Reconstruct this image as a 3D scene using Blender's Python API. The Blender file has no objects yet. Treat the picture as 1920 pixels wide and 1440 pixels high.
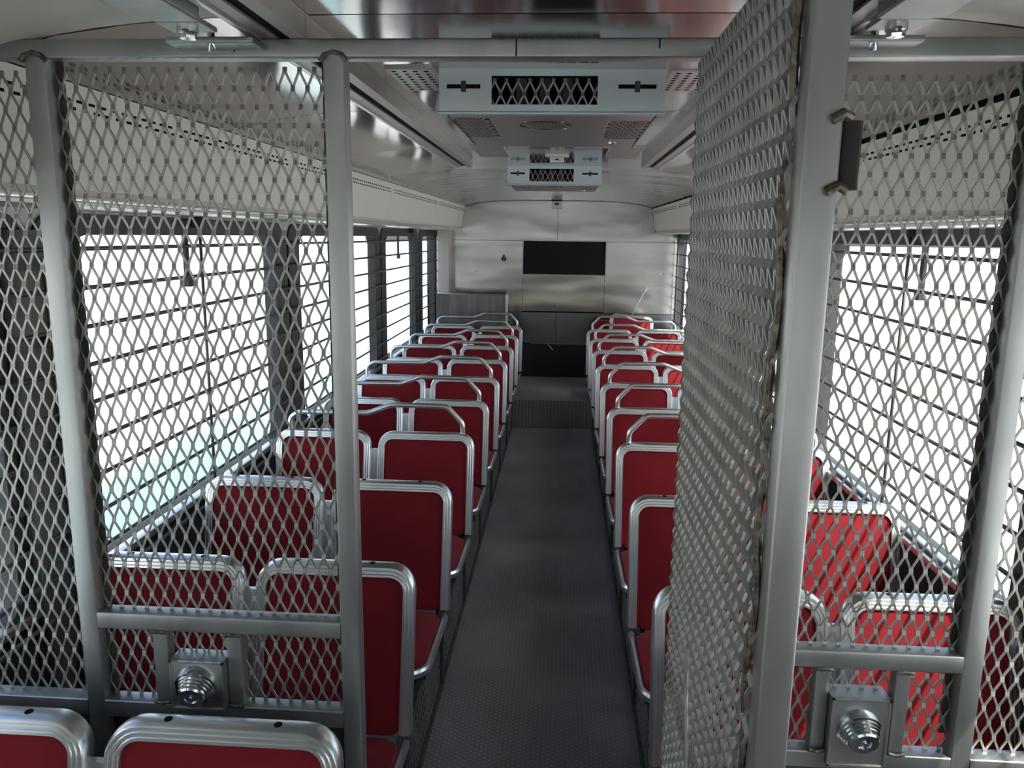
import bpy, math, random
from mathutils import Vector, Matrix
random.seed(7)
sc = bpy.context.scene
COL = sc.collection

# ------------------------------------------------------------------ camera
FPX, PITCH, YAW, ROLL = 1450.0, math.radians(10.83), math.radians(-3.55), math.radians(0.75)
fw = Vector((math.sin(YAW)*math.cos(PITCH), math.cos(YAW)*math.cos(PITCH), -math.sin(PITCH)))
rt = Vector((math.cos(YAW), -math.sin(YAW), 0)); up = rt.cross(fw)
r2 = math.cos(ROLL)*rt + math.sin(ROLL)*up; u2 = -math.sin(ROLL)*rt + math.cos(ROLL)*up
cd = bpy.data.cameras.new('camera'); cam = bpy.data.objects.new('camera', cd); COL.objects.link(cam)
cd.sensor_width = 36; cd.lens = FPX/1920*36; cd.clip_start = .05; cd.clip_end = 900
M = Matrix((r2, u2, -fw)).transposed().to_4x4(); M.translation = Vector((0, 0, 1.8))
cam.matrix_world = M; sc.camera = cam

# ------------------------------------------------------------------ sky, sun, exposure
SUN_DIR = Vector((-.53, .50, -1.0)).normalized()          # direction the light travels
w = bpy.data.worlds.new('world'); sc.world = w; w.use_nodes = True
nt = w.node_tree; nt.nodes.clear()
sky = nt.nodes.new('ShaderNodeTexSky'); sky.sky_type = 'NISHITA'; sky.sun_disc = False
sky.sun_elevation = math.asin(-SUN_DIR.z); sky.sun_rotation = math.atan2(-SUN_DIR.x, -SUN_DIR.y)
sky.air_density = 1.0; sky.dust_density = 3.5; sky.ozone_density = .5
bg = nt.nodes.new('ShaderNodeBackground'); bg.inputs['Strength'].default_value = 1.5
wo = nt.nodes.new('ShaderNodeOutputWorld')
nt.links.new(sky.outputs[0], bg.inputs[0]); nt.links.new(bg.outputs[0], wo.inputs[0])
sl = bpy.data.lights.new('sun', 'SUN'); sl.energy = 22; sl.angle = .009; sl.color = (1, .95, .87)
so = bpy.data.objects.new('sun', sl); COL.objects.link(so); so.location = (6, -6, 12)
so.rotation_euler = SUN_DIR.to_track_quat('-Z', 'Y').to_euler()
sc.view_settings.view_transform = 'Standard'; sc.view_settings.look = 'None'
sc.view_settings.gamma = 1; sc.view_settings.use_curve_mapping = False
sc.view_settings.exposure = -1.22

# ------------------------------------------------------------------ materials
def mat(name, base, rough=.5, metal=0, spec=.5, noise=None, bump=None, coat=0):
    """noise = (scale vector, colour2, lo, hi); bump = (scale vector, strength, distance)"""
    m = bpy.data.materials.new(name); m.use_nodes = True
    n = m.node_tree; b = n.nodes['Principled BSDF']
    b.inputs['Base Color'].default_value = (*base, 1); b.inputs['Roughness'].default_value = rough
    b.inputs['Metallic'].default_value = metal; b.inputs['Specular IOR Level'].default_value = spec
    b.inputs['Coat Weight'].default_value = coat
    tc = n.nodes.new('ShaderNodeTexCoord')
    def tex(scale, detail=3):
        mp = n.nodes.new('ShaderNodeMapping'); mp.inputs['Scale'].default_value = scale
        t = n.nodes.new('ShaderNodeTexNoise'); t.inputs['Scale'].default_value = 1; t.inputs['Detail'].default_value = detail
        n.links.new(tc.outputs['Object'], mp.inputs[0]); n.links.new(mp.outputs[0], t.inputs['Vector'])
        return t
    if noise:
        t = tex(noise[0]); cr = n.nodes.new('ShaderNodeValToRGB')
        cr.color_ramp.elements[0].position = noise[2]; cr.color_ramp.elements[1].position = noise[3]
        cr.color_ramp.elements[0].color = (*base, 1); cr.color_ramp.elements[1].color = (*noise[1], 1)
        n.links.new(t.outputs['Fac'], cr.inputs[0]); n.links.new(cr.outputs[0], b.inputs['Base Color'])
    if bump:
        t = tex(bump[0], bump[3] if len(bump) > 3 else 2); bp = n.nodes.new('ShaderNodeBump')
        bp.inputs['Strength'].default_value = bump[1]; bp.inputs['Distance'].default_value = bump[2]
        n.links.new(t.outputs['Fac'], bp.inputs['Height']); n.links.new(bp.outputs[0], b.inputs['Normal'])
    return m

STEEL = mat('mill_steel', (.30, .31, .31), .40, .85, noise=((9, 9, 3), (.42, .43, .43), .35, .7), bump=((60, 60, 12), .12, .002))
STEELD = mat('dark_steel', (.055, .052, .046), .6, .4, noise=((30, 30, 30), (.095, .088, .078), .4, .7))
WELD = mat('weld_bead', (.09, .075, .06), .5, .8, noise=((90, 90, 90), (.26, .23, .19), .4, .7), bump=((120, 120, 120), .5, .004))
MESHM = mat('expanded_steel', (.27, .27, .25), .45, .75, noise=((14, 14, 14), (.37, .37, .345), .3, .7))
ALU = mat('seat_aluminium', (.66, .67, .67), .28, .9, noise=((6, 6, 6), (.76, .77, .77), .35, .7))
RED = mat('red_fabric', (.165, .0105, .0155), .85, 0, .12, noise=((7, 7, 7), (.200, .0135, .019), .35, .7), bump=((700, 700, 700), .25, .0006))
RED.node_tree.nodes['Principled BSDF'].inputs['Sheen Weight'].default_value = .05
RED.node_tree.nodes['Principled BSDF'].inputs['Sheen Roughness'].default_value = .5
BACKSH = mat('seat_shell_grey', (.30, .30, .30), .5, .3)
CREAM = mat('cream_laminate', (.66, .63, .58), .42, 0, .4, noise=((.8, .5, .8), (.70, .67, .62), .3, .7))
STAIN = mat('ceiling_stainless', (.31, .285, .27), .10, 1, bump=((3.0, 1.0, 3.0), .45, .02, 1))
STAIN2 = mat('ceiling_stainless_cross', (.27, .245, .23), .14, 1, noise=((.8, 9, 1), (.34, .31, .29), .35, .65), bump=((.9, 6, 1), .5, .012, 1))
STAINW = mat('wall_stainless', (.56, .555, .545), .21, 1, noise=((1.2, 1, 9), (.50, .49, .48), .35, .7), bump=((1.5, 1, 4.0), .5, .025, 1))
STAIND = mat('lower_wall_sheet', (.34, .34, .36), .22, 1, bump=((2, 2, 2.5), .4, .02, 1))
BLACKP = mat('black_rubber_sheet', (.022, .022, .024), .6, 0, .3)
RUBBER = mat('window_rubber', (.035, .037, .040), .55, 0, .4)
BARM = mat('guard_bar_steel', (.10, .105, .11), .5, .6)
GALV = mat('galvanised_sheet', (.54, .62, .67), .4, .55, noise=((5, 5, 5), (.62, .66, .68), .35, .7))
GALVU = mat('brushed_sheet', (.50, .50, .49), .35, .9, bump=((4, 30, 4), .1, .003))
BLACK = mat('black_gloss', (.006, .006, .008), .12, 0, .5)
HOLE = mat('dark_interior', (.008, .008, .008), .9, 0, .1)
SPEAK = mat('speaker_cone', (.02, .02, .02), .7, 0, .2)
CHROME = mat('zinc_chrome', (.70, .74, .77), .16, 1)
TRIMA = mat('trim_aluminium', (.62, .61, .58), .3, .9)
PLASTW = mat('white_plastic', (.62, .62, .60), .45)
PILLAR = mat('pillar_grey', (.055, .055, .05), .55, 0, .4, noise=((6, 6, 3), (.12, .115, .10), .4, .65))
WALLP = mat('side_wall_panel', (.42, .42, .41), .45, .2, noise=((2, 2, 2), (.48, .48, .46), .3, .7))
WALLD = mat('lower_side_carpet', (.035, .036, .038), .9, 0, .1, bump=((300, 300, 300), .3, .002))
CONC = mat('concrete_yard', (.52, .52, .50), .9, 0, .2, noise=((.6, .6, .6), (.60, .60, .58), .3, .7))
TRAILW = mat('white_vehicle_paint', (.80, .81, .82), .35, 0, .5)
TRAILB = mat('pale_blue_paint', (.36, .60, .68), .4, 0, .5)

def glass_mat():
    m = bpy.data.materials.new('window_glass'); m.use_nodes = True; n = m.node_tree; n.nodes.clear()
    o = n.nodes.new('ShaderNodeOutputMaterial'); mx = n.nodes.new('ShaderNodeMixShader')
    t = n.nodes.new('ShaderNodeBsdfTransparent'); t.inputs[0].default_value = (.93, .96, .95, 1)
    g = n.nodes.new('ShaderNodeBsdfGlossy'); g.inputs['Roughness'].default_value = .03
    f = n.nodes.new('ShaderNodeLayerWeight'); f.inputs['Blend'].default_value = .5
    pw = n.nodes.new('ShaderNodeMath'); pw.operation = 'POWER'; pw.inputs[1].default_value = 5
    ma = n.nodes.new('ShaderNodeMath'); ma.operation = 'MULTIPLY_ADD'; ma.inputs[1].default_value = .55; ma.inputs[2].default_value = .02
    n.links.new(f.outputs['Facing'], pw.inputs[0]); n.links.new(pw.outputs[0], ma.inputs[0])
    n.links.new(ma.outputs[0], mx.inputs[0]); n.links.new(t.outputs[0], mx.inputs[1]); n.links.new(g.outputs[0], mx.inputs[2])
    n.links.new(mx.outputs[0], o.inputs[0]); return m
GLASS = glass_mat()

def floor_mat():
    m = bpy.data.materials.new('tread_floor'); m.use_nodes = True; n = m.node_tree; b = n.nodes['Principled BSDF']
    tc = n.nodes.new('ShaderNodeTexCoord')
    def math_(op, a, bb=None):
        x = n.nodes.new('ShaderNodeMath'); x.operation = op
        for i, v in enumerate((a, bb)):
            if v is None: continue
            if isinstance(v, (int, float)): x.inputs[i].default_value = v
            else: n.links.new(v, x.inputs[i])
        return x.outputs[0]
    sp = n.nodes.new('ShaderNodeSeparateXYZ'); n.links.new(tc.outputs['Object'], sp.inputs[0])
    X, Y = sp.outputs[0], sp.outputs[1]
    col = math_('FLOOR', math_('DIVIDE', X, .017))
    par = math_('MODULO', math_('ABSOLUTE', col), 2)
    fx = math_('SUBTRACT', math_('FRACT', math_('DIVIDE', X, .017)), .5)
    fy = math_('SUBTRACT', math_('FRACT', math_('ADD', math_('DIVIDE', Y, .022), math_('MULTIPLY', par, .5))), .5)
    ex = math_('MULTIPLY', math_('MULTIPLY', fx, fx), 5.5); ey = math_('MULTIPLY', math_('MULTIPLY', fy, fy), 22)
    h = math_('SUBTRACT', 1, math_('MINIMUM', math_('ADD', ex, ey), 1))
    no = n.nodes.new('ShaderNodeTexNoise'); no.inputs['Scale'].default_value = 2.2; no.inputs['Detail'].default_value = 5
    n.links.new(tc.outputs['Object'], no.inputs['Vector'])
    cr = n.nodes.new('ShaderNodeValToRGB'); cr.color_ramp.elements[0].position = .32; cr.color_ramp.elements[1].position = .72
    cr.color_ramp.elements[0].color = (.15, .143, .150, 1); cr.color_ramp.elements[1].color = (.24, .23, .235, 1)
    n.links.new(no.outputs['Fac'], cr.inputs[0])
    mx = n.nodes.new('ShaderNodeMixRGB'); mx.blend_type = 'MIX'; mx.inputs[2].default_value = (.42, .41, .415, 1)
    n.links.new(math_('MULTIPLY', h, .55), mx.inputs[0]); n.links.new(cr.outputs[0], mx.inputs[1]); n.links.new(mx.outputs[0], b.inputs['Base Color'])
    bp = n.nodes.new('ShaderNodeBump'); bp.inputs['Strength'].default_value = .8; bp.inputs['Distance'].default_value = .002
    n.links.new(h, bp.inputs['Height']); n.links.new(bp.outputs[0], b.inputs['Normal'])
    b.inputs['Roughness'].default_value = .55; b.inputs['Metallic'].default_value = .0
    return m
FLOORM = floor_mat()

# ------------------------------------------------------------------ mesh helpers
class MB:
    def __init__(s): s.v = []; s.f = []
    def add(s, vs, fs):
        o = len(s.v); s.v += [tuple(p) for p in vs]; s.f += [tuple(i+o for i in f) for f in fs]
    def box(s, a, b):
        x0, y0, z0 = a; x1, y1, z1 = b
        if x0 > x1: x0, x1 = x1, x0
        if y0 > y1: y0, y1 = y1, y0
        if z0 > z1: z0, z1 = z1, z0
        s.add([(x0,y0,z0),(x1,y0,z0),(x1,y1,z0),(x0,y1,z0),(x0,y0,z1),(x1,y0,z1),(x1,y1,z1),(x0,y1,z1)],
              [(0,3,2,1),(4,5,6,7),(0,1,5,4),(1,2,6,5),(2,3,7,6),(3,0,4,7)])
        return s
    def prism(s, poly, fn0, fn1):
        """poly list of 2d points; fn0/fn1 map to 3d for the two ends"""
        n = len(poly)
        s.add([fn0(p) for p in poly]+[fn1(p) for p in poly],
              [tuple(range(n-1, -1, -1)), tuple(range(n, 2*n))]+[(i, (i+1) % n, n+(i+1) % n, n+i) for i in range(n)])
        return s
    def rbar(s, a, b, r=.005):
        """box with rounded long edges along its longest axis"""
        lo = [min(a[i], b[i]) for i in range(3)]; hi = [max(a[i], b[i]) for i in range(3)]
        ax = max(range(3), key=lambda i: hi[i]-lo[i]); o = [i for i in range(3) if i != ax]
        pts = rrect(lo[o[0]], lo[o[1]], hi[o[0]], hi[o[1]], r, 3)
        def mk(val):
            def f(p):
                q = [0, 0, 0]; q[ax] = val; q[o[0]] = p[0]; q[o[1]] = p[1]; return q
            return f
        return s.prism(pts, mk(lo[ax]), mk(hi[ax]))
    def sweep(s, path, sec, frames, closed=False, caps=True):
        """sec: list of (a,b); frames: per point (A,B) axis vectors"""
        n = len(sec); k = len(path); vs = []
        for P, (A, B) in zip(path, frames):
            P = Vector(P)
            for a, b in sec: vs.append(P + A*a + B*b)
        fs = []
        for j in range(k if closed else k-1):
            j2 = (j+1) % k
            for i in range(n):
                i2 = (i+1) % n; fs.append((j*n+i, j*n+i2, j2*n+i2, j2*n+i))
        if caps and not closed:
            fs.append(tuple(range(n-1, -1, -1))); fs.append(tuple((k-1)*n+i for i in range(n)))
        s.add(vs, fs); return s
    def tube(s, path, r, n=14, caps=True):
        path = [Vector(p) for p in path]; fr = []; prev = None
        for i, p in enumerate(path):
            if i == 0: t = path[1]-p
            elif i == len(path)-1: t = p-path[-2]
            else: t = (path[i+1]-p).normalized() + (p-path[i-1]).normalized()
            t.normalize()
            if prev is None:
                A = t.orthogonal().normalized()
            else:
                A = prev - t*prev.dot(t); A.normalize()
            B = t.cross(A); fr.append((A, B)); prev = A
        sec = [(r*math.cos(2*math.pi*i/n), r*math.sin(2*math.pi*i/n)) for i in range(n)]
        return s.sweep(path, sec, fr, caps=caps)
    def lathe(s, prof, origin, axis, n=20):
        """prof: (dist along axis, radius)"""
        ax = Vector(axis).normalized(); A = ax.orthogonal().normalized(); B = ax.cross(A); O = Vector(origin)
        vs = []; fs = []
        for d, r in prof:
            for i in range(n):
                t = 2*math.pi*i/n; vs.append(O + ax*d + A*(r*math.cos(t)) + B*(r*math.sin(t)))
        for j in range(len(prof)-1):
            for i in range(n): fs.append((j*n+i, j*n+(i+1) % n, (j+1)*n+(i+1) % n, (j+1)*n+i))
        fs.append(tuple(range(n-1, -1, -1))); fs.append(tuple((len(prof)-1)*n+i for i in range(n)))
        s.add(vs, fs); return s
    def mesh(s, name, m, smooth=False):
        me = bpy.data.meshes.new(name); me.from_pydata(s.v, [], s.f); me.update()
        import bmesh
        bm = bmesh.new(); bm.from_mesh(me); bmesh.ops.recalc_face_normals(bm, faces=bm.faces)
        if smooth:
            for e in bm.edges:
                if len(e.link_faces) == 2 and e.calc_face_angle(0) > .49: e.smooth = False
        bm.to_mesh(me); bm.free()
        me.materials.append(m)
        if smooth:
            me.polygons.foreach_set('use_smooth', [True]*len(me.polygons))
        return me
    def build(s, name, m, parent=None, smooth=False, kind=None):
        return put(name, s.mesh(name, m, smooth), parent, kind)

def put(name, me, parent=None, kind=None):
    o = bpy.data.objects.new(name, me); COL.objects.link(o)
    if parent is not None: o.parent = parent
    if kind: o['kind'] = kind
    return o
def rrect(x0, y0, x1, y1, r, seg=4):
    pts = []
    for cx, cy, a0 in ((x1-r, y0+r, -90), (x1-r, y1-r, 0), (x0+r, y1-r, 90), (x0+r, y0+r, 180)):
        for i in range(seg+1):
            a = math.radians(a0+90*i/seg); pts.append((cx+r*math.cos(a), cy+r*math.sin(a)))
    return pts
def empty(name, loc, label, cat, group=None):
    o = bpy.data.objects.new(name, None); COL.objects.link(o); o.location = loc; o.empty_display_size = .1
    o['label'] = label; o['category'] = cat
    if group: o['group'] = group
    return o
def tag(o, label, cat, group=None):
    o['label'] = label; o['category'] = cat
    if group: o['group'] = group
    return o
def offs(mb, d):
    mb.v = [(a-d[0], b-d[1], c-d[2]) for a, b, c in mb.v]; return mb
def struct(o, label): o['kind'] = 'structure'; o['label'] = label; return o

def expanded(u0, u1, v0, v1, fn, S=.0268, L=.0635, hw=.0018, ht=.0013, d=.0009, bond=.010):
    """expanded-metal panel: zig-zag strands joined at bonds; fn(u,v,w) -> 3d"""
    mb = MB(); nc = int((u1-u0)/(S/2)); nr = int((v1-v0)/(L/2)); off = ((u1-u0)-nc*S/2)/2
    su = 1.25
    for c in range(nc+1):
        rings = []
        for j in range(nr+1):
            sgn = 1 if (j+c) % 2 == 0 else -1
            u = u0+off+c*S/2 + sgn*(S/4-hw*.9); v = v0+j*L/2
            rings.append((u, max(v0, v-bond/2), -d)); rings.append((u, min(v1, v+bond/2), d))
        vs = []; fs = []
        for (u, v, ww) in rings:
            for a, b in ((-hw*su, -ht), (hw*su, -ht), (hw*su, ht), (-hw*su, ht)):
                vs.append(fn(min(max(u+a, u0), u1), v, ww+b))
        for j in range(len(rings)-1):
            for i in range(4): fs.append((j*4+i, j*4+(i+1) % 4, (j+1)*4+(i+1) % 4, (j+1)*4+i))
        mb.add(vs, fs)
    return mb

# ================================================================== SETTING
XL, XR = -1.385, 1.235          # inside faces of the side walls
YF, YB = -1.7, 8.45            # front and rear ends
ZC = 2.175                     # ceiling crown
XC = -.055
# floor
fl = struct(MB().box((XL-.05, YF-.05, -.06), (XR+.05, YB+.05, 0)).build('floor', FLOORM), 'dark grey tread-pattern aisle floor')
st = struct(MB().rbar((XL, 7.205, 0), (XR, YB, .272), .006).build('floor_step', FLOORM), 'raised dark tread step at the rear of the aisle')
# ceiling panels (arched stainless sheets, seams between)
def ceil_z(x):
    t = (x-XC)/1.0
    return ZC - .066*abs(t)**4.6
ce = struct(MB().box((XL-.05, YF-.05, 2.235), (XR+.05, YB+.05, 2.27)).build('ceiling', STAIN), 'arched stainless steel ceiling')
def ceil_panel(y0, y1, xa, xb, m, nm='panel', n=14):
    xs = [xa+(xb-xa)*i/n for i in range(n+1)]
    prof = [(x, ceil_z(x)) for x in xs] + [(x, ceil_z(x)+.012) for x in reversed(xs)]
    mb = MB(); k = len(prof); ny = 8; amp = random.uniform(.003, .007); ph = random.uniform(0, 6)
    vs = []
    for j in range(ny+1):                      # the sheets bulge and ripple a little between their seams
        y = y0+(y1-y0)*j/ny; s_ = math.sin(math.pi*j/ny)
        for x, z in prof: vs.append((x, y, z - s_*(amp*.5 + amp*.5*math.sin(5.5*x+ph))*(1-min(1, abs((x-XC)/1.0))**8)))
    fs = [(j*k+i, j*k+(i+1) % k, (j+1)*k+(i+1) % k, (j+1)*k+i) for j in range(ny) for i in range(k)]
    e = ny*k
    mb.add(vs, fs + [(i, i+1, k-2-i, k-1-i) for i in range(n)] + [(e+i, e+i+1, e+k-2-i, e+k-1-i) for i in range(n)])
    return mb.build(nm, m, ce, smooth=True)
ys = [1.42, 2.45, 3.48, 4.55, 5.55, 6.55, 7.55, YB]
for a, b in zip(ys[:-1], ys[1:]):
    ceil_panel(a+.002, b-.002, -1.06, .95, STAIN if a < 4 else STAIN2)
ceil_panel(-.1, 1.417, -.60, .50, STAIN); ceil_panel(YF, -.104, -.60, .50, STAIN)
for xa, xb in ((-1.06, -.602), (.502, .95)):
    ceil_panel(YF, 1.417, xa, xb, CREAM, 'cream_panel', 6)

# coves along both walls
def cove(n, sx, xt, zt, xb, zb, xw, label):
    o = struct(MB().box((xw, YF, zb-.012), (xb, YB, zb)).build('trim_%d' % n, TRIMA), label)
    seams = [YF, -.58, 1.23, 3.04, 4.85, 6.65, YB]
    t = .014
    for a, b in zip(seams[:-1], seams[1:]):
        prof = [(xt, zt), (xb+(xt-xb)*.18, zb+(zt-zb)*.10), (xb-sx*.012, zb), (xb-sx*.04, zb), (xt-sx*.05, zt)]
        MB().prism(prof, lambda p: (p[0], a+.002, p[1]), lambda p: (p[0], b-.002, p[1])).build('panel', CREAM, o)
    # bright lip under the panels, rail and dark shadow gap along the top
    MB().rbar((xb-sx*.028, YF, zb-.004), (xb+sx*.004, YB, zb+.010), .004).build('lower_lip', TRIMA, o, True)
    MB().rbar((xt-sx*.004, YF, zt+.012), (xt+sx*.012, YB, zt+.022), .003).build('upper_rail', TRIMA, o, True)
    MB().box((xt-sx*.03, YF, zt-.002), (xt-sx*.002, YB, zt+.016)).build('shadow_gap', HOLE, o)
    mb = MB(); y = .9
    dx = (xb-xt)/(zt-zb)
    while y < 8.35:
        if min(abs(y-s) for s in seams) > .05:
            for k, zz in enumerate((zt-.034, zt-.050)):
                yy = y + k*.022; xx = xb+(xt-xb)*.18 + (xt-(xb+(xt-xb)*.18))*((zz-(zb+(zt-zb)*.1))/((zt-zb)*.9))
                mb.box((xx-sx*.008, yy, zz-.003), (xx+sx*.0012, yy+.022, zz+.003))
        y += .044
    mb.build('vent_slots', HOLE, o, kind='stuff')
    return o
cove(1, 1, -1.05, 2.108, -1.10, 1.867, XL, 'cream overhead duct cove along the left wall')
cove(2, -1, .94, 2.10, .985, 1.852, XR, 'cream overhead duct cove along the right wall')

# side walls with window openings
ZS0, ZS1 = .80, 1.842
def side_wall(name, xin, sx, wins, label, zt):
    xo = xin - sx*.045                      # wall thickness outward
    mb = MB()
    mb.box((xin, YF, .78), (xo, YB, ZS0)); mb.box((xin, YF, ZS1), (xo, YB, 2.24))
    y = YF
    for a, b in wins:
        mb.box((xin, y, ZS0), (xo, a, ZS1)); y = b
    mb.box((xin, y, ZS0), (xo, YB, ZS1))
    o = struct(mb.build(name, WALLP), label)
    MB().box((xin, YF, -.05), (xo, YB, .78)).build('lower_panel', WALLD, o)
    MB().rbar((xin+sx*.026, YF, .786), (xin-sx*.014, YB, .809), .004).build('sill_ledge', TRIMA, o, True)
    return o
WL = [(-.75, .10), (.34, 1.80), (2.09, 3.70), (4.00, 5.72), (6.02, 7.28), (7.62, 8.40)]
WR = [(-.75, .05), (.30, 1.72), (2.00, 3.70), (3.97, 5.70), (5.97, 7.22), (7.45, 8.43)]
side_wall('wall_left', XL, 1, WL, 'left side wall of the bus with barred windows', 2.1)
side_wall('wall_right', XR, -1, WR, 'right side wall of the bus with barred windows', 2.1)
wn = [0]
def window(xin, sx, a, b, label):
    wn[0] += 1
    fr = .045
    pa = .135 if a > -.7 else .03; pb = .135 if b < 8.2 else .03
    outer = rrect(a-pa, ZS0-.01, b+pb, ZS1+.006, .10, 6); inner = rrect(a+fr*.6, ZS0+.006, b-fr*.6, ZS1-.055, .075, 6)
    n = len(outer); mb = MB()
    # ring (front face proud of the wall, back face outside) built as a swept rounded frame with depth
    xf = xin+sx*.010; xb = xin-sx*.048
    vs = [(xf, p[0], p[1]) for p in outer]+[(xf, p[0], p[1]) for p in inner]+[(xb, p[0], p[1]) for p in inner]+[(xb, p[0], p[1]) for p in outer]
    fs = []
    for k in range(4):
        for i in range(n): fs.append((k*n+i, k*n+(i+1) % n, ((k+1) % 4)*n+(i+1) % n, ((k+1) % 4)*n+i))
    mb.add(vs, fs)
    o = struct(mb.build('window_%d' % wn[0], RUBBER), label)
    g = MB().box((xin-sx*.016, a+.02, ZS0), (xin-sx*.021, b-.02, ZS1-.03)).build('pane', GLASS, o)
    if b-a > 1.0:
        lm = MB(); ym = (a+b)/2-.08
        lm.rbar((xin-sx*.012, ym-.012, 1.62), (xin+sx*.004, ym+.012, 1.80), .004); lm.box((xin-sx*.012, ym-.02, 1.60), (xin+sx*.010, ym+.02, 1.635))
        lm.build('latch', RUBBER, o)
    return o
WORD = ['foremost', 'second', 'third', 'fourth', 'fifth', 'rearmost']
for i, (a, b) in enumerate(WL): window(XL, 1, a, b, 'dark framed window in the left wall, %s of its row' % WORD[i])
for i, (a, b) in enumerate(WR): window(XR, -1, a, b, 'dark framed window in the right wall, %s of its row' % WORD[i])
# dark pillar facing on the left
pl = struct(MB().rbar((XL, 1.825, .0), (XL+.05, 2.065, 1.80), .012).build('trim_3', PILLAR), 'dark grey pillar facing between the left windows')
MB().rbar((XL+.048, 1.93, .1), (XL+.075, 1.985, 1.70), .01).build('conduit', WALLP, pl, True)
for z in (.95, 1.22, 1.50): MB().box((XL+.05, 1.90, z), (XL+.082, 2.015, z+.03)).build('clip', STEELD, pl)
MB().box((XL+.05, 1.83, 1.70), (XL+.058, 2.06, 1.725)).build('band', RUBBER, pl)

# unseen front end: low windscreen and dark bulkhead, shaped to dim light from the front
mb = MB(); mb.box((XL-.09, YF-.08, -.06), (XR+.09, YF, 1.05)); mb.box((XL-.09, YF-.08, 1.62), (XR+.09, YF, 2.27))
for xa, xb in ((XL-.09, XL+.10), (XR-.10, XR+.09)): mb.box((xa, YF-.08, 1.05), (xb, YF, 1.62))
struct(mb.build('wall_front', PILLAR), 'unseen front bulkhead of the bus, closed in and dark to dim the windscreen light')
wn[0] += 1
o = struct(MB().rbar((XC-.02, YF-.07, 1.05), (XC+.02, YF-.01, 1.62), .008).build('window_%d' % wn[0], RUBBER), 'unseen windscreen at the front of the bus, kept low to dim its light')
for xa, xb in ((XL+.10, XC-.02), (XC+.02, XR-.10)): MB().box((xa, YF-.045, 1.05), (xb, YF-.039, 1.62)).build('pane', GLASS, o)

# rear wall, made of separate metal sheets with a dark opening
o = struct(MB().box((XL-.09, YB+.03, -.06), (XR+.09, YB+.10, 2.27)).build('wall_rear', HOLE), 'rear bulkhead of stainless sheets')
SX0, SX1, SZ0, SZ1 = -.42, .462, 1.398, 1.752
def sheet(x0, x1, z0, z1, m, nm='sheet', d=.0, arch=False):
    MB().box((x0, YB-d, z0), (x1, YB+.03, z1)).build(nm, m, o)
g = .002
sheet(XL, XC-g, SZ1+g, 2.21, STAINW); sheet(XC+g, XR, SZ1+g, 2.21, STAINW)
sheet(XL, SX0-g, .99, SZ1-g, STAINW); sheet(SX1+g, XR, .99, SZ1-g, STAINW)
sheet(SX0+g, SX1-g, 1.0, SZ0-g, STAINW, d=.004)
sheet(XL, XC-g, .645, .985, STAIND); sheet(XC+g, XR, .645, .985, STAIND)
sheet(XL, XR, .20, .640, BLACKP, 'kick_sheet')
MB().box((SX0, YB+.02, SZ0), (SX1, YB+.028, SZ1)).build('dark_window', mat('dark_pane', (.008, .008, .010), .45, 0, .15), o)
fb = MB()
for a, b in (((SX0-.012, SZ0-.012), (SX1+.012, SZ0)), ((SX0-.012, SZ1), (SX1+.012, SZ1+.012)), ((SX0-.012, SZ0), (SX0, SZ1)), ((SX1, SZ0), (SX1+.012, SZ1))):
    fb.box((a[0], YB-.008, a[1]), (b[0], YB+.02, b[1]))
fb.build('window_trim', STAIND, o)
ax = [-1.05+1.99*i/20 for i in range(21)]
MB().tube([(x, YB-.004, ceil_z(x)+.001) for x in ax], .006, 6).build('ceiling_seam', STEELD, o, True)
for (xa, za, xb_, zb_) in ((-1.05, 2.11, -1.10, 1.865), (.94, 2.10, .985, 1.85)):
    MB().tube([(xa, YB-.003, za), (xb_, YB-.003, zb_), (xb_+(-.24 if xa < 0 else .22), YB-.003, zb_)], .005, 6).build('cove_seam', STEELD, o, True)
for (x, z) in ((-.95, 1.72), (-.93, 1.42), (.72, 1.72), (1.05, 1.42), (-.45, 1.76), (-.04, 1.05), (-.42, 1.27), (.46, 1.30)):
    MB().lathe([(0, .010), (.004, .009), (.006, .004)], (x, YB-.0, z), (0, -1, 0), 8).build('rivet', STAINW, o, True)
# frayed strip hanging off the seam of the rear sheets
fy = MB(); fy.tube([(-.14, YB-.01, .640), (-.11, YB-.03, .615), (-.08, YB-.035, .575)], .005, 5)
fy.tube([(-.33, YB-.006, .645), (0, YB-.008, .642), (.3, YB-.006, .645)], .004, 5)
fy.build('torn_edging', TRIMA, o)
# corner column and the open-topped bin at the rear left
tag(MB().box((XL+.072, 8.20, 1.2), (-1.195, YB-.002, 1.855)).build('corner_duct', mat('corner_beige', (.46, .43, .40), .35, .4, bump=((3, 3, 9), .3, .01))),
    'beige vertical corner duct at the rear left beside the last window', 'duct')
bn = empty('metal_bin', (-.95, 8.25, .272), 'open-topped brushed metal bin against the rear wall, left of the dark window', 'bin')
def P(mb, par): return offs(mb, par.location)
BX0, BX1, BY0, BY1, BZ = XL+.08, -.56, 8.04, YB-.01, 1.198
P(MB().box((BX0, BY0, .272), (BX1, BY0+.012, BZ)), bn).build('front_panel', mat('bin_sheet', (.22, .21, .205), .4, .8, noise=((22, 3, 1.5), (.13, .125, .12), .35, .65)), bn)
P(MB().box((BX1-.012, BY0+.012, .272), (BX1, BY1, BZ+.03)), bn).build('side_panel', STAINW, bn)
P(MB().box((BX0, BY0+.012, .60), (BX1-.012, BY1, .612)), bn).build('inner_floor', STAIND, bn)
P(MB().rbar((BX0, BY0-.004, BZ-.006), (BX1, BY0+.016, BZ+.006), .004), bn).build('rim', STAINW, bn, True)
P(MB().rbar((BX1-.016, BY0-.006, .272), (BX1+.006, BY0+.014, BZ+.004), .004), bn).build('corner_angle', GALV, bn, True)
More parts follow.
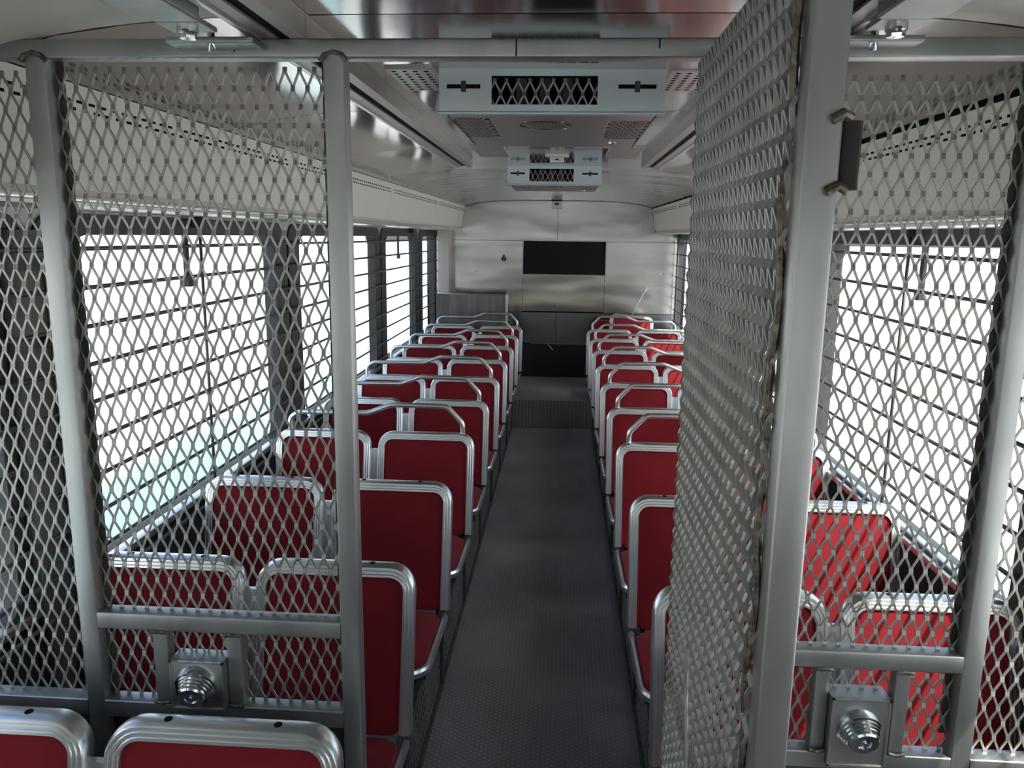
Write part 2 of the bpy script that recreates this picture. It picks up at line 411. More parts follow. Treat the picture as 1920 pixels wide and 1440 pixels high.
# small fittings of the rear wall
ck = empty('wall_lock', (-.63, YB, 1.57), 'small black lock knob on the rear wall left of the dark window', 'lock')
MB().lathe([(0, .028), (.006, .028), (.008, .02)], (0, -.001, -.012), (0, -1, 0), 14).build('rose', BLACKP, ck, True)
MB().rbar((-.011, -.04, -.03), (.011, -.006, .034), .006).build('knob', BLACK, ck, True)
cb = empty('security_camera', (-.07, YB-.07, 2.145), 'small white box camera under the ceiling at the top of the rear wall', 'camera')
MB().rbar((-.055, -.04, -.045), (.055, .069, .02), .008).build('body', PLASTW, cb, True)
MB().box((-.02, -.046, -.022), (.02, -.038, .004)).build('lens', BLACK, cb)

# ================================================================== outside
tag(struct(MB().box((-380, -380, -1.05), (380, 380, -1.0)).build('ground', CONC), 'pale concrete yard outside the windows'), 'pale concrete yard outside the windows', 'ground')
del bpy.data.objects['ground']['category']
tr = empty('parked_vehicle', (-4.6, 4, -1.0), 'long white parked vehicle with a pale blue lower side, outside the left windows', 'vehicle')
mb = MB()
mb.box((-1.3, -7.0, .95), (1.3, 9.0, 3.05)); mb.build('body', TRAILW, tr)
MB().box((-1.28, -6.98, .35), (1.32, 8.98, .98)).build('lower_side', TRAILB, tr)
for y in (-5.5, -2.6, .3, 3.2, 6.1): MB().rbar((1.30, y, 1.0), (1.325, y+.05, 3.0), .006).build('side_rib', TRAILW, tr)
for y in (-5.4, 5.6, 7.0):
    MB().lathe([(0, .46), (.02, .5), (.26, .5), (.28, .46)], (1.0, y, .5), (1, 0, 0), 24).build('wheel', RUBBER, tr, True)

# ================================================================== WINDOW GUARDS
def guard(x, sx, rods, label, y0, dz):
    gd = empty('window_guard', (x, 0, .78), label, 'window bars')
    me = P(MB().tube([(x, y0, .78), (x, YB-.06, .78)], .0065, 6), gd).mesh('bar', BARM, True)
    for i in range(10 if dz < .112 else 9):
        z = 1.75-dz*i
        b = put('bar', me, gd); b.location = (0, 0, z-.78)
    for y in rods:
        P(MB().tube([(x-sx*.010, y, .78), (x-sx*.010, y, 1.845)], .006, 6), gd).build('rod', BARM, gd, True)
        P(MB().box((x-sx*.03, y-.018, 1.815), (x+sx*.012, y+.018, 1.862)), gd).build('bracket', RUBBER, gd)
    return gd
guard(-1.335, 1, (.9, 2.845, 4.9, 6.93), 'horizontal steel bars guarding the left-hand windows', .1, .1085)
guard(1.201, -1, (.8, 2.83, 4.9, 6.90, 8.30), 'horizontal steel bars guarding the right-hand windows', .1, .1165)
# loose trim strips lying on the right sill
for k, (dx, dz, ya, yb, lab) in enumerate(((-.02, .0, 1.75, 4.3, 'tan metal strip lying along the right window sill, nearest the seats'),
                                            (.015, .004, 1.9, 4.6, 'tan metal strip lying along the right window sill, against the glass'))):
    tag(MB().rbar((1.208+dx-.012, ya, .79), (1.208+dx+.012, yb, .812+dz), .005).build('sill_strip', TRIMA, None, True), lab, 'strip')

# ================================================================== SEATS
SW, GAP, BAND, SD = .443, .039, .030, .040   # seat width, gap, frame band, frame depth
RAKE = .10                                  # the back leans away from the viewer by this much
ZT, ZJ = .90, .455
def bf(u, v, wv):
    """seat-back coordinates: u across, v up from joint, wv towards the viewer -> local xyz (y=0 at the top of the back)"""
    h = ZT-ZJ; n = Vector((0, -h, RAKE)).normalized() * 1.0
    return Vector((u, -RAKE*(1-v/h), ZJ+v)) + Vector((0, n.y, n.z*.0+.0))*0 + Vector((0, -wv, 0))
def u_path(x0, x1, v0, v1, r, seg=6):
    pts = [(x0, v0)]
    for i in range(seg+1):
        a = math.radians(180-90*i/seg); pts.append((x0+r+r*math.cos(a), v1-r+r*math.sin(a)))
    for i in range(seg+1):
        a = math.radians(90-90*i/seg); pts.append((x1-r+r*math.cos(a), v1-r+r*math.sin(a)))
    pts.append((x1, v0)); return pts
def ribbed(w, d):
    """ribbed extrusion section: a = outward across the band, b = towards the viewer"""
    h = w/2
    fr = []; nr = 3
    for i in range(nr):
        a0 = -h+2*h*i/nr; a1 = -h+2*h*(i+1)/nr; g = (a1-a0)*.16
        fr += [(a0+g*.3, d*.46), (a0+g*1.4, d*.5), (a1-g*1.4, d*.5), (a1-g*.3, d*.46)]
    pts = [(-h, -d/2), (-h, d*.42)] + fr + [(h, d*.42), (h+.003, d*.30), (h+.004, 0), (h+.003, -d*.3), (h, -d/2)]
    return pts
SEC = ribbed(BAND, SD)
def sweep_u(mb, pts, conv, A0, B):
    path = []; fr = []
    for i, p in enumerate(pts):
        q = pts[min(i+1, len(pts)-1)]; r_ = pts[max(i-1, 0)]
        t = Vector((q[0]-r_[0], q[1]-r_[1])).normalized(); nrm = Vector((-t.y, t.x))
        c = conv(p[0], p[1]); e = .01
        A = (conv(p[0]+nrm.x*e, p[1]+nrm.y*e)-c).normalized()
        path.append(c); fr.append((A, B))
    mb.sweep(path, SEC, fr)
cvb = lambda u, v: bf(u, v, 0)
def slab(mb, pts, conv, d0, d1, crown=.0):
    """soft-edged slab from an outline of (u,v); d0 back, d1 front"""
    n = len(pts); cx = sum(p[0] for p in pts)/n; cy = sum(p[1] for p in pts)/n
    rings = [(1.0, d0), (1.0, d1-.008), (.975, d1-.001), (.80, d1+crown*.7), (.4, d1+crown)]
    vs = []
    for s_, d in rings:
        for p in pts: vs.append(conv(cx+(p[0]-cx)*s_, cy+(p[1]-cy)*s_, d))
    fs = []
    for j in range(len(rings)-1):
        for i in range(n): fs.append((j*n+i, j*n+(i+1) % n, (j+1)*n+(i+1) % n, (j+1)*n+i))
    fs.append(tuple(range(n-1, -1, -1))); fs.append(tuple((len(rings)-1)*n+i for i in range(n)))
    mb.add(vs, fs)
H = ZT-ZJ
def back_frame_mesh(x0):
    mb = MB(); sweep_u(mb, u_path(x0+BAND/2, x0+SW-BAND/2, 0, H-BAND/2, .052), cvb, None, Vector((0, -1, 0)))
    return mb
def back_pad_mesh(x0):
    a, b = x0+BAND-.004, x0+SW-BAND+.004
    pts = rrect(a, -.01, b, H-BAND+.004, .036, 5)
    mb = MB(); slab(mb, pts, lambda u, v, d: bf(u, v, d), -.014, .012, .004); return mb
def back_shell_mesh(x0):
    pts = rrect(x0+BAND-.006, -.01, x0+SW-BAND+.006, H-BAND+.006, .036, 4)
    mb = MB(); mb.prism(pts, lambda p: bf(p[0], p[1], -.022), lambda p: bf(p[0], p[1], -.0145)); return mb
CY0 = -RAKE-.005; CL = .43   # cushion from the back towards the viewer
def cf(u, v, d):             # cushion: u across, v forward from the back, d up
    return Vector((u, CY0-v, .432+.020*(v/CL)+d))
def cushion_mesh(x0):
    pts = rrect(x0+.022, .005, x0+SW-.022, CL-.02, .06, 5)
    mb = MB(); slab(mb, pts, cf, -.026, .012, .012); return mb
def cushion_frame_mesh(x0):
    mb = MB(); pts = u_path(x0+.012, x0+SW-.012, .0, CL, .075)
    path = [cf(p[0], p[1], -.008 - (.055 if i in () else 0)) for i, p in enumerate(pts)]
    fr = []
    for i, p in enumerate(pts):
        q = pts[min(i+1, len(pts)-1)]; r_ = pts[max(i-1, 0)]
        t = Vector((q[0]-r_[0], q[1]-r_[1])).normalized(); nrm = Vector((-t.y, t.x))
        fr.append((Vector((nrm.x, -nrm.y, 0)), Vector((0, 0, 1))))
    sec = [(-.008, -.016), (-.010, .008), (-.004, .013), (.005, .012), (.010, .003), (.009, -.014), (.0, -.020)]
    mb.sweep(path, sec, fr); return mb
def handle_mesh():
    W = 2*SW+GAP; yb = .012
    raw = [(.055, -.02), (.055, .045), (.128, .124), (.385, .126), (.495, .084), (.825, .082), (.868, .052), (.868, -.02)]
    pts = [Vector((x, yb, ZT+z)) for x, z in raw]; out = [pts[0]]
    for i in range(1, len(pts)-1):
        a, b, c = pts[i-1], pts[i], pts[i+1]; r_ = min(.020, (b-a).length*.45, (c-b).length*.45)
        p0 = b+(a-b).normalized()*r_; p1 = b+(c-b).normalized()*r_
        for k in range(5):
            t = k/4; out.append((1-t)**2*p0+2*t*(1-t)*b+t*t*p1)
    out.append(pts[-1])
    return MB().tube(out, .0120, 14)
def link_mesh():
    x = SW+GAP/2; mb = MB()
    for dx, ww in ((-.0125, .012), (.0125, .012), (0, .0125)):
        pts = [(-ww/2, -.012), (ww/2, -.012), (ww/2, .004), (-ww/2, .004)]
        mb.sweep([bf(x+dx, -.03, -.006), bf(x+dx, H-.078, .004)], pts, [(Vector((1, 0, 0)), Vector((0, -1, 0)))]*2)
    return mb
def base_frame_mesh():
    mb = MB(); xa = .063; y0, y1 = -.62, .09
    for z in (.02, .30): mb.rbar((xa-.012, y0, z-.014), (xa+.012, y1, z+.014), .004)
    for y in (y0, y1): mb.box((xa-.012, y-.012, .0), (xa+.012, y+.012, .31))
    return mb
def base_mesh_mesh():
    return expanded(-.61, .08, .03, .29, lambda u, v, ww: (.063+ww, u, v), S=.034, L=.078)
def under_mesh():
    mb = MB()
    mb.rbar((.03, CY0-.32, .36), (2*SW+GAP-.02, CY0-.28, .40), .006); mb.rbar((.03, CY0-.08, .36), (2*SW+GAP-.02, CY0-.04, .40), .006)
    return mb
def leg_mesh(y): return MB().rbar((.075, y-.02, 0), (.115, y+.02, .37), .006)
PROTO = {}
def seat_parts():
    if PROTO: return PROTO
    x2 = SW+GAP
    PROTO.update(parts=[
        ('back_frame', back_frame_mesh(0).mesh('back_frame', ALU, True), 'silver ribbed aluminium frame'), ('back_frame', back_frame_mesh(x2).mesh('back_frame', ALU, True), 'silver ribbed aluminium frame'),
        ('backrest', back_pad_mesh(0).mesh('backrest', RED, True), 'red fabric pad'), ('backrest', back_pad_mesh(x2).mesh('backrest', RED, True), 'red fabric pad'),
        ('back_shell', back_shell_mesh(0).mesh('back_shell', BACKSH), None), ('back_shell', back_shell_mesh(x2).mesh('back_shell', BACKSH), None),
        ('cushion', cushion_mesh(0).mesh('cushion', RED, True), 'red fabric seat cushion'), ('cushion', cushion_mesh(x2).mesh('cushion', RED, True), 'red fabric seat cushion'),
        ('cushion_frame', cushion_frame_mesh(0).mesh('cushion_frame', ALU, True), 'bright aluminium edging'), ('cushion_frame', cushion_frame_mesh(x2).mesh('cushion_frame', ALU, True), 'bright aluminium edging'),
        ('link_plate', link_mesh().mesh('link_plate', ALU), 'pale metal strip between the two backs'),
        ('crossbar', under_mesh().mesh('crossbar', STEELD), None),
        ('leg', leg_mesh(CY0-.30).mesh('leg', STEELD), None), ('leg', leg_mesh(CY0-.06).mesh('leg', STEELD), None),
        ('base_frame', base_frame_mesh().mesh('base_frame', STEELD), None), ('base_mesh', base_mesh_mesh().mesh('base_mesh', MESHM), 'expanded metal guard under the seat')],
        handle=('grab_handle', handle_mesh().mesh('grab_handle', ALU, True), 'curved silver grab rail'))
    return PROTO
def bench(side, y, label, handle, z0=0.0):
    p = seat_parts()
    xa = -.385 if side < 0 else .262
    t = empty('double_bus_seat', (xa, y, z0), label, 'seat', 'red double bus seats')
    t.scale = (-1, 1, 1) if side < 0 else (1, 1, 1)
    for nm, me, lb in p['parts'] + ([p['handle']] if handle else []):
        if z0 > 0 and nm in ('leg', 'base_frame', 'base_mesh'):
            continue
        c = put(nm, me, t)
        if lb: c['label'] = lb
        if nm == 'base_mesh': c['kind'] = 'stuff'
        if z0 == 0 and nm == 'crossbar': pass
    if not handle:
        for ux in (.12, .33):
            b = put('bolt_hole', BOLT, t); b.location = (ux, 0, ZT+.0015)
            b = put('bolt_hole', BOLT, t); b.location = (ux+SW+GAP, 0, ZT+.0015)
    return t
BOLT = MB().lathe([(0, .009), (.0025, .008)], (0, 0, 0), (0, 0, 1), 10).mesh('bolt_hole', HOLE)
ORD = ['first', 'second', 'third', 'fourth', 'fifth', 'sixth', 'seventh', 'eighth', 'ninth']
bench(-1, 1.262, 'red double bus seat in front of the mesh partition, at the bottom left', False)
for k in range(9):
    hd = k >= 2; plat = 0
    ex = ('with grab rail' if hd else 'without grab rail')
    zz = .272
    for side, y in ((-1, 1.99+.7275*k), (1, 1.92+.7235*k)):
        s_ = 'left' if side < 0 else 'right'
        t = bench(side, y, 'red double seat %s, %s row behind the partition, %s of aisle' % (ex, ORD[k], s_), hd)
        if k >= 8:      # last row stands on the raised step: its supports end on the step
            for c in list(t.children):
                if c.name.split('.')[0] in ('leg', 'base_frame', 'base_mesh'): bpy.data.objects.remove(c)
            P2 = MB().rbar((.075, CY0-.32, .272), (.115, CY0-.28, .37), .004); P2.build('leg', STEELD, t)
            P2 = MB().rbar((.075, CY0-.08, .272), (.115, CY0-.04, .37), .004); P2.build('leg', STEELD, t)

# loose seat back leaning behind the last right row, and a thin stick
lb = empty('discarded_seat', (.62, 8.10, .272), 'loose red seat back with a pale frame, tipped against the last right-hand seat', 'seat back')
def lean(mb, x0, rz):
    R_ = Matrix.Rotation(rz, 4, 'Y'); R2 = Matrix.Rotation(-.25, 4, 'X')
    out = []
    for v in mb.v:
        q = R2 @ (R_ @ Vector((v[0]-SW/2, v[1], v[2]-ZT))); out.append((q.x, q.y, q.z))
    mb.v = out; return mb
for nm, fn, m in (('back_frame', back_frame_mesh, ALU), ('backrest', back_pad_mesh, RED), ('back_shell', back_shell_mesh, BACKSH)):
    mb = lean(fn(0), 0, .10); mb.v = [(a+.12, b-.02, c+.735) for a, b, c in mb.v]; mb.build(nm, m, lb, True)
MB().rbar((-.06, -.06, 0), (.30, .03, .36), .025).build('lower_cushion', RED, lb, True)
lb2 = empty('loose_seat_cushion', (.52, 8.15, .272), 'loose red seat cushion standing on edge behind the last right-hand seat', 'cushion')
mb = MB(); pts = rrect(-.19, .02, .24, .685, .05, 4); slab(mb, pts, lambda u, v, d: Vector((u, -d+.06-.0*v, v-.02)), -.03, .03, .01); mb.build('pad', RED, lb2, True)
tag(MB().tube([(.70, 8.20, .90), (.885, 8.23, 1.27)], .0035, 6).tube([(.868, 8.228, 1.236), (.889, 8.231, 1.278)], .007, 6).build('thin_stick', PLASTW, None, True),
    'thin white stick leaning up in front of the rear wall on the right', 'stick')

# ================================================================== MESH PARTITION
PY0, PY1 = 1.40, 1.438
pt = empty('security_partition', (XC, 1.42, 0), 'grey steel partition of square tube and expanded mesh across the bus, either side of the open gate', 'partition')
def pp(name, mb, m=STEEL, smooth=True, kind=None, par=None, label=None):
    base = Vector((XC, 1.42, 0)) if par is None or par is pt else None
    o = offs(mb, (XC, 1.42, 0)).build(name, m, par or pt, smooth, kind)
    if label: o['label'] = label
    return o
ZH0, ZH1 = 2.100, 2.132
pp('header_rail', MB().rbar((XL+.005, PY0, ZH0), (XR-.005, PY1, ZH1), .004), label='long top rail with black pen marks')
marks = [(-.58, .02), (-.555, .013), (-.087, .028), (.155, .016), (.44, .02), (.475, .013)]
mk = MB()
for x, l in marks: mk.box((x-.0015, PY0-.0006, ZH1-.002-l), (x+.0015, PY0, ZH1-.002))
pp('pen_marks', mk, BLACKP, False)
PX1, PX2, PXJ, PX3 = (-.965, -.927), (-.424, -.386), (.268, .306), (.782, .820)
for (a, b) in (PX1, PX2, PX3, PXJ):
    pp('post', MB().rbar((a, PY0, .002), (b, PY1, ZH0+.002), .004))
    wm = MB(); wm.tube([(a-.004, PY0-.002, ZH0-.006), (a+.004, PY0-.004, ZH0+.004), ((a+b)/2, PY0-.005, ZH0+.008), (b-.004, PY0-.004, ZH0+.004), (b+.004, PY0-.002, ZH0-.006)], .0045, 6)
    pp('weld', wm, WELD)
for (a, b) in ((XL+.005, XL+.04), (XR-.04, XR-.005)):
    pp('wall_channel', MB().rbar((a, PY0, .002), (b, PY1, ZH0), .004))
# rails
zl0, zl1 = 1.002, 1.038
pp('cross_rail', MB().rbar((PX1[1], PY0, zl0), (PX2[0], PY1, zl1), .004))
pp('cross_rail', MB().rbar((PXJ[1], PY0, zl0-.014), (PX3[0], PY1, zl1-.014), .004))
pp('bottom_rail', MB().rbar((XL+.04, PY0, .803), (PX1[0], PY1, .841), .004)); pp('bottom_rail', MB().rbar((PX1[1], PY0, .803), (PX2[0], PY1, .841), .004))
pp('bottom_rail', MB().rbar((PXJ[1], PY0, .772), (PX3[0], PY1, .808), .004)); pp('bottom_rail', MB().rbar((PX3[1], PY0, .772), (XR-.04, PY1, .808), .004))
for (a, b) in ((XL+.04, PX1[0]), (PX1[1], PX2[0]), (PXJ[1], PX3[0]), (PX3[1], XR-.04)):
    pp('lower_sheet', MB().box((a, 1.425, .004), (b, 1.428, .803 if a < 0 else .772)), STEELD, False)
# mesh infill
YM = 1.428
def pmesh(a, b, z0, z1): pp('mesh_infill', expanded(a, b, z0, z1, lambda u, v, ww: (u, YM+ww, v)), MESHM, False, 'stuff')
pmesh(XL+.04, PX1[0], .841, ZH0); pmesh(PX1[1], PX2[0], zl1, ZH0); pmesh(PX1[1], PX2[0], .841, zl0)
pmesh(PXJ[1], PX3[0], zl1-.014, ZH0); pmesh(PXJ[1], PX3[0], .808, zl0-.014); pmesh(PX3[1], XR-.04, .808, ZH0)
# thin dark strips behind the mesh edges, beside the posts
for (x, s_) in ((PX1[1], 1), (PX2[0], -1), (PX3[0], -1), (PX3[1], 1), (PX1[0], -1)):
    pp('mesh_edge_strip', MB().box((x, 1.434, .84), (x+s_*.012, 1.437, ZH0)), STEELD, False)
# lock housings
def lockbox(x0, x1, z0, z1, zr0, zr1, cx, cz, label, ups):
    for (a, b) in ups:
        pp('upright', MB().rbar((a, PY0+.006, zr0), (b, PY1-.002, zr1), .003))
        wm = MB(); wm.tube([(a-.001, PY0+.001, zr1-.003), ((a+b)/2, PY0-.001, zr1-.001), (b+.001, PY0+.001, zr1-.003)], .004, 6)
        pp('weld', wm, WELD); wm = MB()
        wm.tube([(a-.001, PY0+.001, zr0+.003), ((a+b)/2, PY0-.001, zr0+.001), (b+.001, PY0+.001, zr0+.003)], .004, 6); pp('weld', wm, WELD)
    o = pp('lock_box', MB().rbar((x0, PY0-.012, z0), (x1, PY1, z1), .003), STEEL, True, label=label)
    e = MB(); fy_ = PY0-.0125
    for a, b in (((x0, z1-.004), (x1, z1)), ((x0, z0), (x1, z0+.004)), ((x0, z0), (x0+.004, z1)), ((x1-.004, z0), (x1, z1))):
        e.box((a[0], fy_-.002, a[1]), (b[0], fy_+.002, b[1]))
    eo = offs(e, (XC, 1.42, 0)).build('raised_edge', TRIMA, o)
    prof = [(-.014, .042), (.004, .042), (.006, .0385), (.010, .0385), (.012, .0355), (.016, .0355), (.018, .0325), (.022, .0325),
            (.024, .0295), (.029, .029), (.032, .026), (.0325, .013), (.029, .012), (.029, .006), (.034, .005), (.034, .001)]
    k = offs(MB().lathe(prof, (cx, fy_, cz), (.06, -1, -.34), 36), (XC, 1.42, 0)).build('stepped_bolt', CHROME, o, True)
    k['label'] = 'shiny stepped round bolt end'
lockbox(-.776, -.664, .838, .946, .841, zl0, -.722, .892, 'square lock housing with a shiny stepped bolt, on the left half', ((-.818, -.787), (-.663, -.632)))
lockbox(.541, .652, .788, .934, .808, zl0-.014, .596, .868, 'square lock housing with a shiny stepped bolt, on the right half', ((.512, .540), (.664, .692)))

# ================================================================== OPEN GATE
GX0, GX1, GY0, GY1, GZ1 = .226, .262, .780, 1.392, 2.092
gt = empty('security_gate', (.244, 1.39, .04), 'grey steel mesh gate swung open towards the viewer in the middle of the partition', 'gate')
def gp(name, mb, m=STEEL, smooth=True, kind=None, label=None):
    o = offs(mb, (.244, 1.39, .04)).build(name, m, gt, smooth, kind)
    if label: o['label'] = label
    return o
gp('near_stile', MB().rbar((GX0, GY0, .04), (GX1, GY0+.038, GZ1), .005), label='wide square tube edge of the gate')
gp('hinge_stile', MB().rbar((GX0+.006, GY1-.030, .04), (GX1, GY1, GZ1), .005))
gp('top_rail', MB().rbar((GX0+.006, GY0+.038, GZ1-.032), (GX1, GY1-.030, GZ1), .005))
gp('bottom_rail', MB().rbar((GX0+.006, GY0+.038, .04), (GX1, GY1-.030, .078), .005))
gp('middle_rail', MB().rbar((GX0+.010, GY0+.038, .98), (GX1, GY1-.030, 1.015), .005))
gp('mesh_infill', expanded(GY0+.030, GY1+.002, .06, GZ1, lambda u, v, ww: (GX0-.003+ww, u, v), hw=.0021, ht=.0027, d=.0020), MESHM, False, 'stuff')
# wavy weld bead that fixes the mesh to the near stile
pts = []; z = .1
while z < GZ1-.02:
    pts.append((GX0-.004+.002*math.sin(z*37), GY0+.036+.004*math.sin(z*21)+random.uniform(-.001, .001), z)); z += .012
gp('weld_seam', MB().tube(pts, .0042, 6), WELD, True)
gp('torn_rod', MB().tube([(GX0-.016, 1.13, 1.17), (GX0-.020, 1.09, 1.10), (GX0-.018, 1.06, 1.0)], .0035, 6), MESHM, True)
ha = gp('latch_tab', MB().rbar((GX1-.001, GY0+.006, 1.848), (GX1+.022, GY0+.030, 1.912), .008), BLACKP, True, label='dark welded steel tab on the gate edge')
for z in (1.848, 1.914):
    wm = MB().tube([(GX1-.012, GY0-.002, z-.003), (GX1-.002, GY0-.003, z+.003), (GX1+.006, GY0+.002, z)], .005, 8)
    offs(wm, (.244, 1.39, .04)).build('weld', WELD, ha, True)
for z in (.4, 1.2, 1.95):
    gp('hinge', MB().tube([(GX1+.003, GY1+.006, z-.04), (GX1+.003, GY1+.006, z+.04)], .008, 8), STEELD, True)

# ================================================================== CEILING FITTINGS
def track(x, sx, y0, y1, label):
    zt = ceil_z(x); t = empty('ceiling_track', (x, (y0+y1)/2, zt), label, 'rail')
    loc = t.location
    w2 = .040; hz = .042
    segs = [y0] + [y for y in (1.40, 2.02, 2.55) if y0 < y < y1] + [y1]
    for a, b in zip(segs[:-1], segs[1:]):
        mb = MB()
        sec = [(-w2, zt), (-w2, zt-hz), (-.012, zt-hz), (-.012, zt-hz+.012), (.012, zt-hz+.012), (.012, zt-hz), (w2, zt-hz), (w2, zt)]
        mb.prism([(x+q[0], q[1]) for q in sec], lambda p: (p[0], a+.001, p[1]), lambda p: (p[0], b-.001, p[1]))
        P(mb, t).build('channel', TRACKM, t)
    P(MB().box((x-.011, y0+.01, zt-hz+.004), (x+.011, y1-.01, zt-hz+.0115)), t).build('groove', HOLE, t)
    P(MB().rbar((x-sx*(w2+.012), y0, zt-hz-.004), (x-sx*(w2-.002), y1, zt-hz+.012), .003), t).build('lip', TRIMA, t, True)
    return t
TRACKM = mat('track_grey', (.36, .335, .315), .4, .55)
track(-.492, 1, .2, 3.92, 'grey channel track along the ceiling left of the overhead boxes')
track(.412, -1, .2, 3.92, 'grey channel track along the ceiling right of the overhead boxes')
def hanger(x, sx, label):
    h = empty('track_hanger', (x, 1.32, 2.12), label, 'bracket')
    P(MB().rbar((x-.05, .80, 2.112), (x+.045, 1.215, 2.134), .004), h).build('strut', STEEL, h)
    P(MB().rbar((x-.075, 1.345, 2.112), (x+.075, 1.40, 2.122), .003), h).build('lower_plate', STEEL, h)
    P(MB().lathe([(0, .006), (.035, .006)], (x-.0, 1.355, 2.10), (0, 0, 1), 10), h).build('stud', CHROME, h, True)
    P(MB().lathe([(0, .013), (.004, .014), (.013, .014), (.015, .011)], (x, 1.27, 2.100), (0, 0, 1), 6), h).build('nut', CHROME, h)
    P(MB().lathe([(0, .011), (.004, .016), (.02, .016)], (x, 1.27, 2.105), (0, 0, 1), 14), h).build('washer', CHROME, h, True)
    P(MB().rbar((x-.035, 1.235, 2.116), (x+.035, 1.30, 2.124), .003), h).build('nut_plate', STEEL, h)
hanger(-.600, 1, 'bolted steel bracket hanging at the left end above the partition top rail')
hanger(.490, -1, 'bolted steel bracket hanging at the right end above the partition top rail')

def overhead(y0, y1, x0, x1, zb, label):
    zt = ceil_z((x0+x1)/2)+.004; cx = (x0+x1)/2; W = x1-x0
    t = empty('overhead_box', (cx, (y0+y1)/2, zt), label, 'ceiling unit', 'overhead speaker boxes')
    def q(name, mb, m, smooth=False, kind=None, par=None):
        return P(mb, t).build(name, m, par or t, smooth, kind)
    tk = .004
    # shell: sides, back, bottom around grilles ; front plate with opening
    bx0, bx1 = x0+.012, x1-.012
    q('side', MB().box((bx0, y0+tk, zb), (bx0+tk, y1, zt)), GALVU); q('side', MB().box((bx1-tk, y0+tk, zb), (bx1, y1, zt)), GALVU)
    q('back', MB().box((bx0, y1-tk, zb), (bx1, y1, zt)), GALVU)
    ox0, ox1, oz0, oz1 = x0+W*.235, x0+W*.705, zb+.018, zt-.022
    f = MB(); f.box((x0, y0, zb), (ox0, y0+tk, zt)); f.box((ox1, y0, zb), (x1, y0+tk, zt)); f.box((ox0, y0, zb), (ox1, y0+tk, oz0)); f.box((ox0, y0, oz1), (ox1, y0+tk, zt))
    q('front_plate', f, GALV)
    q('lip', MB().rbar((x0-.003, y0-.004, zb-.004), (x1+.003, y0+.012, zb+.003), .0025), GALV, True)
    q('fan_grille', expanded(ox0-.004, ox1+.004, oz0-.004, oz1+.004, lambda u, v, ww: (u, y0+.012+ww, v), L=.0585, hw=.0018), MESHM, False, 'stuff')
    q('fan_housing', MB().box((ox0-.01, y0+.05, oz0-.004), (ox1+.01, y0+.056, oz1+.006)), HOLE)
    for fx in (.28, .5, .72):
        q('fan_fin', MB().box((ox0+(ox1-ox0)*fx-.012, y0+.028, oz0), (ox0+(ox1-ox0)*fx+.012, y0+.05, oz1)), STEELD)
    for xa, xb in ((x0+.018, x0+.095), (x1-.105, x1-.02)):
        zc = (zb+zt)/2+.006; s_ = MB(); s_.rbar((xa, y0-.0012, zc-.0045), (xb, y0+.001, zc+.0045), .0008)
        q('key_slot', s_, HOLE); s2 = MB(); m_ = (xa+xb)/2; s2.rbar((m_-.006, y0-.0016, zc-.012), (m_+.006, y0+.001, zc+.012), .0007); q('key_pin', s2, STEELD)
    # bottom plate with two square grilles and an oval one
    L = y1-y0
    b = MB(); b.box((bx0, y0+tk, zb), (bx1, y1-tk, zb+tk)); q('bottom_plate', b, GALVU)
    def perf(name, pts_fn, ax0, ax1, ay0, ay1, inside):
        d = MB(); d.prism(pts_fn, lambda p: (p[0], p[1], zb-.0008), lambda p: (p[0], p[1], zb+.0005)); o_ = q(name, d, SPEAK)
        g_ = MB(); s_ = .0155; r_ = .0026; row = 0; yy = ay0          # thin diamond lattice over the dark speaker
        while yy < ay1:
            xx = ax0 + (s_/2 if row % 2 else 0)
            while xx < ax1:
                if inside(xx, yy):
                    for sg in (-1, 1):
                        g_.add([(xx-sg*.008-r_, yy-.015, zb-.0016), (xx-sg*.008+r_, yy-.015, zb-.0016), (xx+sg*.008+r_, yy+.015, zb-.0016), (xx+sg*.008-r_, yy+.015, zb-.0016),
                                (xx-sg*.008-r_, yy-.015, zb), (xx-sg*.008+r_, yy-.015, zb), (xx+sg*.008+r_, yy+.015, zb), (xx+sg*.008-r_, yy+.015, zb)],
                               [(0,1,2,3),(4,7,6,5),(0,4,5,1),(1,5,6,2),(2,6,7,3),(3,7,4,0)])
                xx += s_
            yy += .030; row += 1
        q('perforated_cover', g_, GALVU, False, 'stuff', None)
    sq0 = (bx0+.005, y0+L*.13, bx0+.095, y0+L*.64); sq1 = (bx1-.105, y0+L*.19, bx1-.005, y0+L*.68)
    for s_ in (sq0, sq1):
        perf('speaker_grille', [(s_[0], s_[1]), (s_[2], s_[1]), (s_[2], s_[3]), (s_[0], s_[3])], s_[0]+.008, s_[2]-.006, s_[1]+.01, s_[3]-.008, lambda x, y: True)
    ocx, ocy, orx, ory = cx-.016, y0+L*.295, .066, .075
    perf('oval_grille', [(ocx+orx*math.cos(a*math.pi/12), ocy+ory*math.sin(a*math.pi/12)) for a in range(24)], ocx-orx, ocx+orx, ocy-ory, ocy+ory,
         lambda x, y: ((x-ocx)/orx)**2+((y-ocy)/ory)**2 < .8)
    q('screw', MB().lathe([(0, .012), (.004, .011), (.006, .006)], (bx1-.07, y1-.12, zb+.001), (0, 0, -1), 12), CHROME, True)
    return t
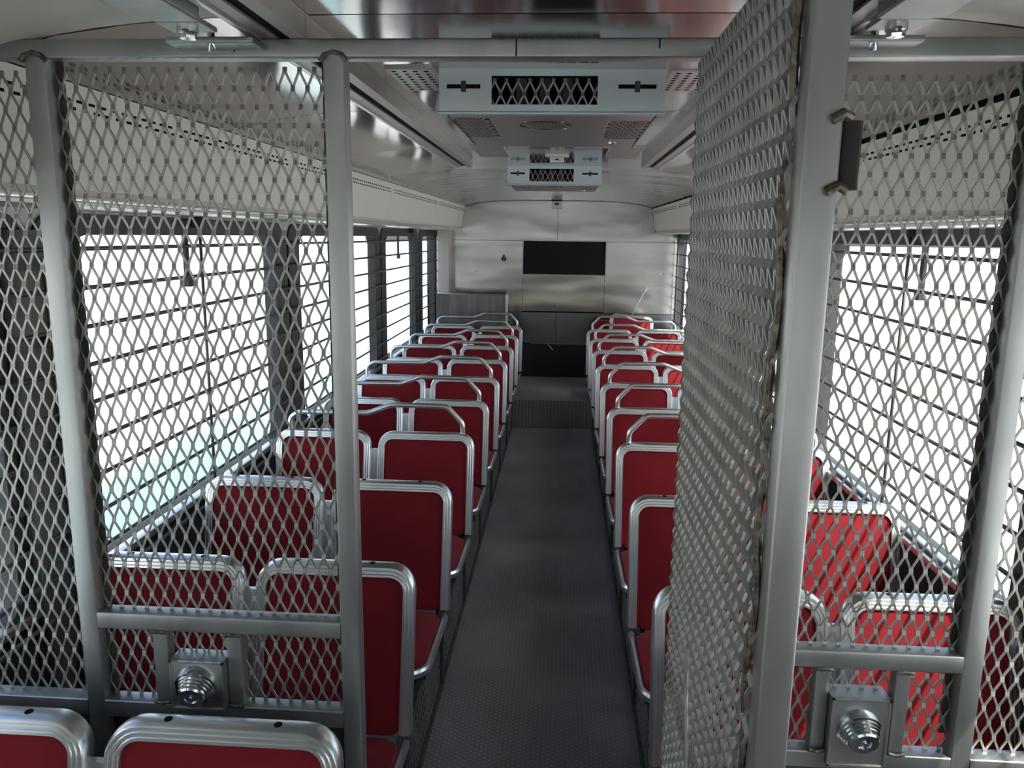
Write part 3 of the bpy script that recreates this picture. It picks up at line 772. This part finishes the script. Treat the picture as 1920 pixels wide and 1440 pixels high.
overhead(1.85, 2.535, -.291, .222, 2.077, 'galvanised overhead ceiling box with mesh grille, the nearer and larger of two')
overhead(4.30, 4.92, -.307, .200, 2.074, 'galvanised overhead ceiling box with mesh grille, the farther and smaller of two')

def plate(name, x0, x1, y0, y1, m, label, cat, holes=None, th=.006):
    zc = min(ceil_z(x0), ceil_z(x1))
    t = empty(name, ((x0+x1)/2, (y0+y1)/2, zc), label, cat)
    P(MB().rbar((x0, y0, zc-th), (x1, y1, zc+.008), .002), t).build('plate', m, t)
    if holes:
        g_ = MB()
        for i in range(holes[0]):
            for j in range(holes[1]):
                hx = x0+(x1-x0)*(i+.7)/(holes[0]+.4); hy = y0+(y1-y0)*(j+.7)/(holes[1]+.4)
                g_.lathe([(0, .006), (.001, .006)], (hx, hy, zc-th-.0005), (0, 0, 1), 8)
        P(g_, t).build('perforations', HOLE, t, kind='stuff')
    return t
plate('speaker_plate', .236, .345, 1.86, 2.10, GALVU, 'flat perforated speaker plate on the ceiling right of the nearer overhead box', 'speaker', (4, 8))
plate('speaker_plate', -.415, -.305, 1.84, 2.10, GALVU, 'flat perforated speaker plate on the ceiling left of the nearer overhead box', 'speaker', (4, 8))
plate('access_plate', .19, .335, 3.35, 3.85, GALVU, 'flat grey access plate on the ceiling right of the farther overhead box', 'plate')
plate('access_plate', -.40, -.26, 3.30, 3.80, GALVU, 'flat grey access plate on the ceiling left of the farther overhead box', 'plate')
sn = empty('ceiling_sensor', (-.035, 3.72, ceil_z(0)), 'small grey sensor box on the ceiling between the two overhead boxes', 'sensor')
MB().rbar((-.055, -.03, -.012), (.055, .03, .01), .003).build('mount', PLASTW, sn); MB().rbar((-.033, -.025, -.036), (.033, .025, -.012), .005).build('body', PLASTW, sn, True)
MB().box((-.008, -.0265, -.030), (.008, -.0245, -.024)).build('lens', BLACK, sn)
print('objects', len(bpy.data.objects), 'tris', sum(len(m.loop_triangles) or sum(len(p.vertices)-2 for p in m.polygons) for m in bpy.data.meshes))
